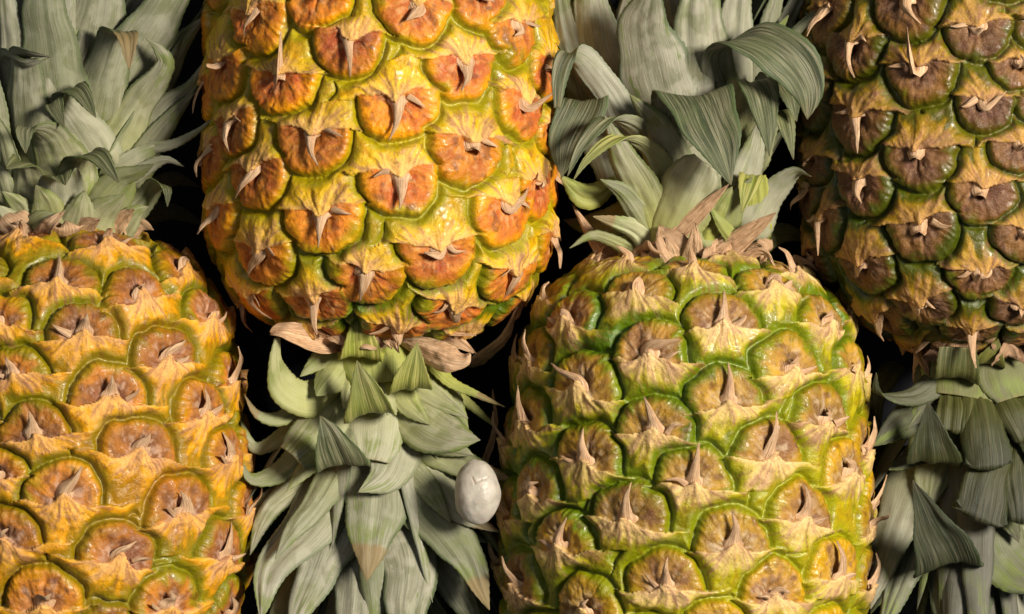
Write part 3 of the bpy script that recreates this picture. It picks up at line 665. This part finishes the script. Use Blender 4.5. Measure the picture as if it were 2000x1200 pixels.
crown(fb, (722, 655), [
 lf(84, (712,668,2,1), (707,690,4,1), (706,698,7,1), (705,688,10,.92), (704,640,9,.45), (704,598,6,.0), y=1, yl=60),
 lf(96, (716,735,0,1), (721,790,2,1), (722,806,6,1), (720,796,10,.95), (709,752,10,.5), (697,704,8,0), y=.7, yl=50),
 lf(84, (772,690,0,1), (796,738,2,1), (799,755,5,1), (802,744,9,.9), (810,708,9,.45), (815,668,7,0), y=.8, yl=60),
 lf(104, (692,805,0,1), (674,880,2,1), (668,905,6,1), (662,893,10,.9), (645,850,11,.5), (625,812,9,0), y=.2),
 lf(185, (748,660,0,1), (752,700,1,1), (755,745,1,.75), y=1, yl=40, k=.8), lf(96, (682,690), (652,730), (618,774,1), pw=4, y=.8), lf(64, (664,672), (622,706), (586,736), y=.7),
 lf(74, (650,775,0,1), (596,780,3,.95), (552,748,5,.85), (540,708,7,.5), (543,660,6,.2), y=.8, yl=60), lf(44, (596,788), (548,816,2), (505,810,3), (478,772,3), tip=1),
 lf(96, (655,788,0,1), (622,838,2,1), (590,872,4,.95), (570,890,4,.7), y=.4), lf(64, (608,868), (540,925), (492,935), (470,900)), lf(38, (570,838), (502,876), (468,815)),
 lf(116, (728,790,0,1), (730,850,1,1), (722,898,1,.6), y=.5), lf(106, (780,780,0,1), (832,825,1,1), (880,850,2,.7), (938,860,2,0), y=.45), lf(70, (802,745), (856,778), (895,803), (914,818), y=.7),
 lf(30, (822,682), (872,740), (930,770), (986,795), y=1, yl=60, tip=1), lf(26, (872,755), (930,800), (972,838), y=.8, yl=50), lf(112, (768,835,0,1), (768,890,1,1), (748,932,3,.6), (700,962,3,.0), y=.2),
 lf(128, (736,880,0,1), (736,970,0,1), (724,1055,0,.62), (716,1135,1,0), y=.1, tip=1), lf(80, (672,890), (622,978), (577,1030), (537,1092)), lf(122, (652,950), (592,1040), (532,1105), (508,1215)),
 lf(124, (668,1000), (615,1120), (560,1250)), lf(80, (828,855), (880,895), (940,918), (1002,938), tip=1), lf(92, (820,880), (855,945), (905,1000), (975,1040), tip=.8),
 lf(132, (798,915), (850,1005), (912,1085), (956,1192), tip=.8), lf(138, (768,1010), (800,1090), (795,1200), (790,1320)), lf(90, (855,1080), (900,1160), (945,1250)),
 lf(34, (880,1000), (920,1042), (962,1062)), lf(60, (590,940), (522,1000), (488,1085)), lf(46, (562,955), (506,985), (486,1025)), lf(126, (705,1070), (700,1200), (690,1340)),
 lf(96, (622,1090), (560,1180), (515,1270)), lf(60, (640,860), (600,910), (560,960)), lf(80, (812,840), (872,868), (925,890), y=.3), lf(70, (780,900), (832,950), (880,1020)),
 lf(90, (700,700), (690,750), (672,800), y=.7), lf(80, (775,740), (800,790), (840,830), y=.7), lf(60, (840,720), (880,770), (915,840), y=.8),
 ], seed=22, dry=[lf(46, (676,680,3,.2), (630,674,6,.8), (580,662,8,1), (545,650,8,.6), (528,652,6,.1), cr=1.2, c=-.9, tw=.5), lf(56, (780,664,3,.3), (830,676,6,.9), (875,694,7,1), (903,700,6,.5), (918,690,6,.05), cr=1.2, c=.8, tw=-.5), lf(26, (850,650,2,.8), (890,672,5,.5), (925,690,5,.05)), lf(22, (820,640,3,.8), (870,650,6,.5), (930,655,4,.05)), lf(40, (740,660,3), (765,665,5), (780,690,6)), lf(40, (850,660,2), (890,665,4), (930,690,4)),
   lf(30, (940,700,-10), (985,660,-4), (1010,600)), lf(22, (905,1000,-8), (965,850,-6), (962,760,-6)), lf(50, (640,662,2), (600,650,3), (560,655,4))])

# the off-white lump that lies on this crown
def nut():
    cz = fb.zc + 30
    c = P(932, 962, cz)
    nu_, nv_ = 120, 90
    th = np.linspace(0, 2 * math.pi, nu_, endpoint=False); ph = np.linspace(0.0005, math.pi - 0.0005, nv_)
    PH, TH = np.meshgrid(ph, th, indexing='ij')
    d = np.stack([np.sin(PH) * np.cos(TH), np.sin(PH) * np.sin(TH), np.cos(PH)], -1)
    x, y, z = d[..., 0], d[..., 1], d[..., 2]
    rx = 7.55 * (1 - 0.07 * y); X = np.stack([x * rx, y * 10.6, z * 7.2], -1)
    X = X * (1 + 0.16 * (fbm(d * 1.3 + 3, 4, 3) - 0.5)[..., None])
    def seg(ax, ay, bx, by, w):
        px_, py_ = X[..., 0] - ax, X[..., 1] - ay; dx, dy = bx - ax, by - ay
        t = np.clip((px_ * dx + py_ * dy) / (dx * dx + dy * dy), 0, 1)
        return np.exp(-((px_ - t * dx) ** 2 + (py_ - t * dy) ** 2) / (w * w)) * (z > 0)
    soft = .5 * seg(-2.2, 3.0, -1.6, -3.4, 1.0) + .3 * seg(-2, -4.4, 3.5, -4.0, 1.0)
    cr = seg(-1.2, 5.2, -0.5, 3.4, .30) + .8 * seg(-0.5, 3.4, 1.6, 4.3, .26) + .55 * seg(1.6, 4.3, 3.0, 4.5, .26) + .4 * seg(3.0, 4.5, 4.8, 5.6, .3) 
    bulge = seg(-3.6, 3, -3.0, -3, 1.7) * .35 + seg(2.6, 3, 3.0, -3, 1.9) * .35
    X = X * (1 - 0.05 * np.clip(cr, 0, 1.0) - 0.03 * soft + 0.05 * bulge)[..., None]
    a = 0.06; R = np.array([[math.cos(a), -math.sin(a), 0], [math.sin(a), math.cos(a), 0], [0, 0, 1]])
    V = (X @ R.T + c).reshape(-1, 3); idx = np.arange(nu_ * nv_).reshape(nv_, nu_); nx = np.roll(idx, -1, 1)
    F = np.stack([idx[:-1], idx[1:], nx[1:], nx[:-1]], -1).reshape(-1, 4)
    o = mesh_obj('pale_nut', V, F, M_NUT, None, {'crease': ('FLOAT', np.clip(cr, 0, 1).ravel() * .7)})
    o['label'] = 'smooth off-white egg-shaped lump with a creased face, lying on grey-green crown leaves'; o['category'] = 'nut'
nut()

# ================================================================== pineapple C: lower centre right
rc_ = empty('pineapple.002', P(1338, 850, 0), 'plump bright green pineapple, lower middle right, its crown of recurved leaves pointing up')
fc = Fruit(rc_, (1352, 506), (1334, 1200), 1, FULL([(-3, 0), (0, 75), (8, 140), (20, 195), (42, 240), (75, 276), (120, 304), (190, 325), (290, 342), (440, 354)], 356, 900), 62, 5)
eyesC = cv([(505,165,492,148),(460,75,438,0),(690,98,680,0),(950,152,975,130),(285,262,268,215),(785,272,790,145),(550,370,645,305),(1120,265,1112,235),(330,475,225,382),
 (1000,415,1004,385),(800,520,803,380),(125,385,115,285),(565,615,528,490),(1110,582,1122,545),(150,600,118,455),(345,712,332,595),(935,700,962,540),(690,782,708,640),
 (1185,750,1180,690),(180,822,185,770),(475,900,487,770),(1040,900,1055,780),(815,985,815,865),(265,988,278,885),(600,1112,605,1015),(1150,1085,1157,960),(955,1150,1005,1130),
 (130,1120,65,1010),(345,1200,348,1150),(1205,420,1222,380),(1242,680,1280,555),(1262,850,1320,745),(1255,925,1330,872),(1250,1110,1285,1000),(1050,95,1095,85)], 1.666, 940, 480)
palC = dict(ring=(0.46, 0.27, 0.03), gain=0.9, rh=12.8, hd=2.1, hb=2.5, seam_ripe=(0.30, 0.30, 0.008), seam_green=(0.085, 0.15, 0.006), border_ripe=(0.44, 0.28, 0.02), border_green=(0.10, 0.115, 0.012),
            core_a=(0.19, 0.105, 0.035), core_b=(0.38, 0.24, 0.08), core_red=(0.22, 0.09, 0.06), red=0.45, c0=0.50, scurf=(0.55, 0.46, 0.34),
            bract_mid=(0.42, 0.38, 0.05), bract=(0.72, 0.51, 0.29), b0=0.44,
            green=lambda t, lat: 0.82 - 0.90 * sstep(250, 720, t + 0.9 * lat))
build_body(fc, eyesC, palC)
crown(fc, (1352, 497), [
 lf(100, (1440,260,-6,.5), (1395,160,2,.4), (1392,100,8,.35), (1455,78,12,.85), (1530,105,13,1), (1576,170,9,.7), (1577,234,4,0), y=0, c=.05, k=.9),
 lf(140, (1322,330,0,1), (1338,230,2,1), (1350,190,5,1), (1366,202,10,.95), (1400,275,12,.65), (1428,362,9,0), y=.1), lf(104, (1210,340,0,.9), (1176,240,3,1), (1148,200,7,1), (1132,218,11,.9), (1104,285,11,.6), (1097,348,8,0), y=.1),
 lf(58, (1252,300,0,1), (1205,205,3,1), (1145,122,6,.9), (1110,108,8,.7), (1093,155,8,.5), (1088,212,6,.2), y=0), lf(56, (1300,325), (1250,255,4), (1190,235,8), (1140,280,9), (1108,345,8)),
 lf(50, (1310,375), (1270,295,3), (1210,270,6), (1150,310,8), (1120,352,7), y=.9, yl=60), lf(52, (1210,350,3,.4), (1150,378,5,1), (1096,345,6,.1), y=.9, yl=60, c=.6),
 lf(118, (1300,472,2,.7), (1335,395,3,1), (1362,340,3,.8), (1376,318,3,.45), y=1, yl=26, tip=0), lf(100, (1292,465), (1250,370), (1208,290), (1180,225), y=.8), lf(76, (1282,465), (1228,385), (1172,350), y=.8, yl=18),
 lf(112, (1302,390), (1308,330), (1288,260), (1230,185), y=.4), lf(146, (1318,300,0,.9), (1285,160,0,1), (1258,60,0,.7), (1268,-10,3,.3), y=0, tip=0), lf(158, (1392,270), (1372,100), (1360,-120)),
 lf(136, (1225,235), (1165,80), (1140,-110)), lf(96, (1145,200), (1102,60), (1078,-100), d=.25), lf(70, (1442,310,0,1), (1450,200,2,1), (1468,162,6,1), (1490,195,9,.9), (1503,306,8,0)),
 lf(54, (1470,240,0,1), (1508,160,4,1), (1542,185,8,.8), (1556,238,6,0)), lf(46, (1482,310,0,1), (1502,235,2,1), (1530,228,6,.9), (1550,312,5,0)), lf(86, (1442,390), (1470,305), (1482,235), y=.2),
 lf(82, (1468,450), (1508,382), (1552,338,3), (1584,345,6), y=.3), lf(76, (1412,480), (1430,412), (1470,345), y=.8), lf(48, (1482,445,0,1), (1476,385,3,1), (1470,346,5,1), (1462,366,8,.8), (1448,416,8,0), y=.9, yl=60),
 lf(36, (1500,170), (1550,72,3), (1600,26,3), (1652,16,2)), lf(56, (1480,130), (1512,20), (1532,-70)), lf(46, (1520,80), (1560,0), (1600,-80)), lf(54, (1275,478), (1232,445), (1158,423), y=.7, tip=1),
 lf(34, (1240,492), (1165,460), (1112,485), d=.3), lf(40, (1440,475,2), (1412,440,5), (1384,402,5), y=1, yl=60), lf(110, (1430,200), (1440,60), (1450,-90)), lf(110, (1310,120), (1300,0), (1290,-120)),
 lf(90, (1380,470), (1400,420), (1430,365), y=1), lf(100, (1240,180), (1225,60), (1240,-60), d=.15), lf(60, (1480,180), (1500,100), (1540,30), d=.2), lf(60, (1470,480,-10), (1530,455,-22), (1590,470,-34), d=.2), lf(56, (1240,480,-12), (1170,500,-24), (1120,540,-34), d=.2), lf(70, (1230,420,-12), (1150,440,-24), (1100,430,-34), d=.15),
 ], seed=33, dk=0.10, dry=[lf(50, (1288,478,2), (1345,432,4), (1424,360,5), cr=.5), lf(56, (1412,492,1), (1468,452,3), (1516,415,4), cr=.6), lf(54, (1352,520,4), (1356,475,7), (1358,435,7)), lf(44, (1268,515,3), (1288,488,4), (1308,470,4)),
   lf(50, (1318,518,3), (1312,488,5), (1300,462,4)), lf(40, (1395,518,3), (1405,490,5), (1430,470,5)), lf(26, (1440,512,2), (1490,492,4), (1518,530,3)), lf(30, (1450,505,1), (1480,480,4), (1500,498,4)), lf(34, (1190,505,-2), (1160,470), (1118,400))])

# ================================================================== pineapple D: upper right
rd_ = empty('pineapple.003', P(1905, 300, 0), 'darkest green-brown pineapple at the right edge, its dark curled crown pointing down')
fd = Fruit(rd_, (1900, 678), (1904, 0), -1, FULL([(-3, 0), (0, 70), (8, 115), (20, 150), (45, 200), (80, 245), (130, 285), (190, 315), (280, 332), (400, 336)], 336, 900), 58, 9)
eyesD = cv([(340,145,338,305),(550,-12,597,95),(820,95,850,110),(590,250,543,105),(980,240,985,215),(850,385,930,355),(360,428,348,600),(590,580,585,612),(370,690,365,795),(835,720,842,760),
 (182,605,150,640),(600,860,600,900),(220,842,195,1000),(370,1005,376,1032),(830,1042,836,1064),(590,1160,592,1200),(1000,880,1004,900),(978,548,1000,560),(1080,60),(1090,380),(180,350),(150,190),(160,730),(240,20)], 2.0, 1500, 0)
eyesD += cv([(120,90,125,178),(560,130,575,300),(335,200,345,352),(740,45,735,80)], 1.875, 1600, 560)
palD = dict(ring=(0.20, 0.10, 0.02), gain=0.74, hd=2.4, hb=2.6, seam_ripe=(0.17, 0.16, 0.008), seam_green=(0.045, 0.075, 0.006), border_ripe=(0.17, 0.11, 0.012), border_green=(0.04, 0.05, 0.008),
            core_a=(0.10, 0.042, 0.018), core_b=(0.24, 0.12, 0.05), core_red=(0.09, 0.035, 0.02), red=0.7, c0=0.55, scurf=(0.30, 0.19, 0.13),
            bract_mid=(0.36, 0.24, 0.025), bract=(0.58, 0.34, 0.14), b0=0.46, spdrk=.05,
            green=lambda t, lat: 0.40 + 0.7 * np.exp(-np.clip(t, 0, None) / 260))
build_body(fd, eyesD, palD)
crown(fd, (1898, 672), [
 lf(86, (1870,700,0,1), (1868,726,3,1), (1867,736,6,1), (1868,724,9,.95), (1872,678,8,.8), y=.5, yl=60), lf(60, (1930,690,0,1), (1933,708,3,1), (1936,700,6,.9), (1950,662,6,0), y=1, yl=60),
 lf(180, (1898,700,0,1), (1898,740,1,1), (1892,776,1,.75), y=1, yl=40, k=.8), lf(120, (1965,690,0,1), (1975,735,1,1), (1990,775,1,.7), y=.9, yl=34), lf(56, (1850,728), (1800,768,2), (1750,776,4), (1714,765,6), (1711,728,7), y=.3),
 lf(100, (1842,800,0,1), (1827,880,2,1), (1823,900,6,1), (1822,882,10,.95), (1812,784,10,0)),
 lf(64, (1862,766,3,.7), (1862,800,8,1), (1858,838,8,.95), flip=1, d=.12), lf(90, (1905,762,3,.5), (1920,825,9,.9), (1932,908,8,1), flip=1, d=.12), lf(44, (1898,768,4,.8), (1895,820,8,.9), (1888,862,6,.5), flip=1, d=.12),
 lf(60, (1950,762,4,.5), (1975,802,8,1), (1998,855,6,.6), flip=1, d=.12), lf(112, (1976,858,8,.15), (1938,920,12,.7), (1915,1010,10,1), flip=1, d=.12), lf(70, (1988,855,7,.4), (1985,930,10,1), (1992,1012,8,.6), flip=1, d=.12),
 lf(126, (1855,930,0,1), (1855,1070,2,1), (1850,1098,6,1), (1842,1080,10,.95), (1783,938,11,0)), lf(106, (1842,790,-2), (1772,820,1), (1706,872,2), d=.35), lf(66, (1832,860,-2), (1772,898,1), (1736,918,4), d=.3),
 lf(114, (1800,905), (1745,1035), (1700,1190), d=-.36), lf(98, (1805,1010), (1762,1120), (1718,1245), d=-.36), lf(166, (1880,1060), (1880,1160), (1880,1320), d=-.36), lf(120, (1925,975,0,1), (1955,1070,1,1), (1990,1110,2,.9), (2030,1140,3,.4), d=-.4),
 lf(90, (1965,1120), (1990,1200), (2010,1290), d=-.36), lf(116, (1842,870), (1822,930), (1812,1000), d=-.36), lf(50, (1730,735,-12), (1712,780,-10), (1715,850,-10), d=.4), lf(110, (1945,900), (1960,980), (1990,1060), d=.1),
 lf(60, (1990,770,3,.6), (2010,830,6,1), (2025,900,6,.5), flip=1, d=.12), lf(90, (1830,740), (1800,790), (1770,840), d=.2), lf(80, (1990,1000), (2010,1080), (2030,1180), d=-.36),
 lf(80, (1730,900,-10), (1715,980,-10), (1700,1060,-10), d=.3), lf(100, (1760,1000,-6), (1735,1100,-6), (1700,1200,-6), d=.1),
 ], seed=44, dk=0.72, yb=.8, dry=[lf(34, (1800,690,2), (1806,712,4), (1815,735,4)), lf(60, (1975,672,3), (1990,690,5), (2005,712,5)), lf(60, (1845,672,2), (1830,690,4), (1800,700,4)), lf(50, (1935,668,3), (1950,680,5), (1965,700,5))])
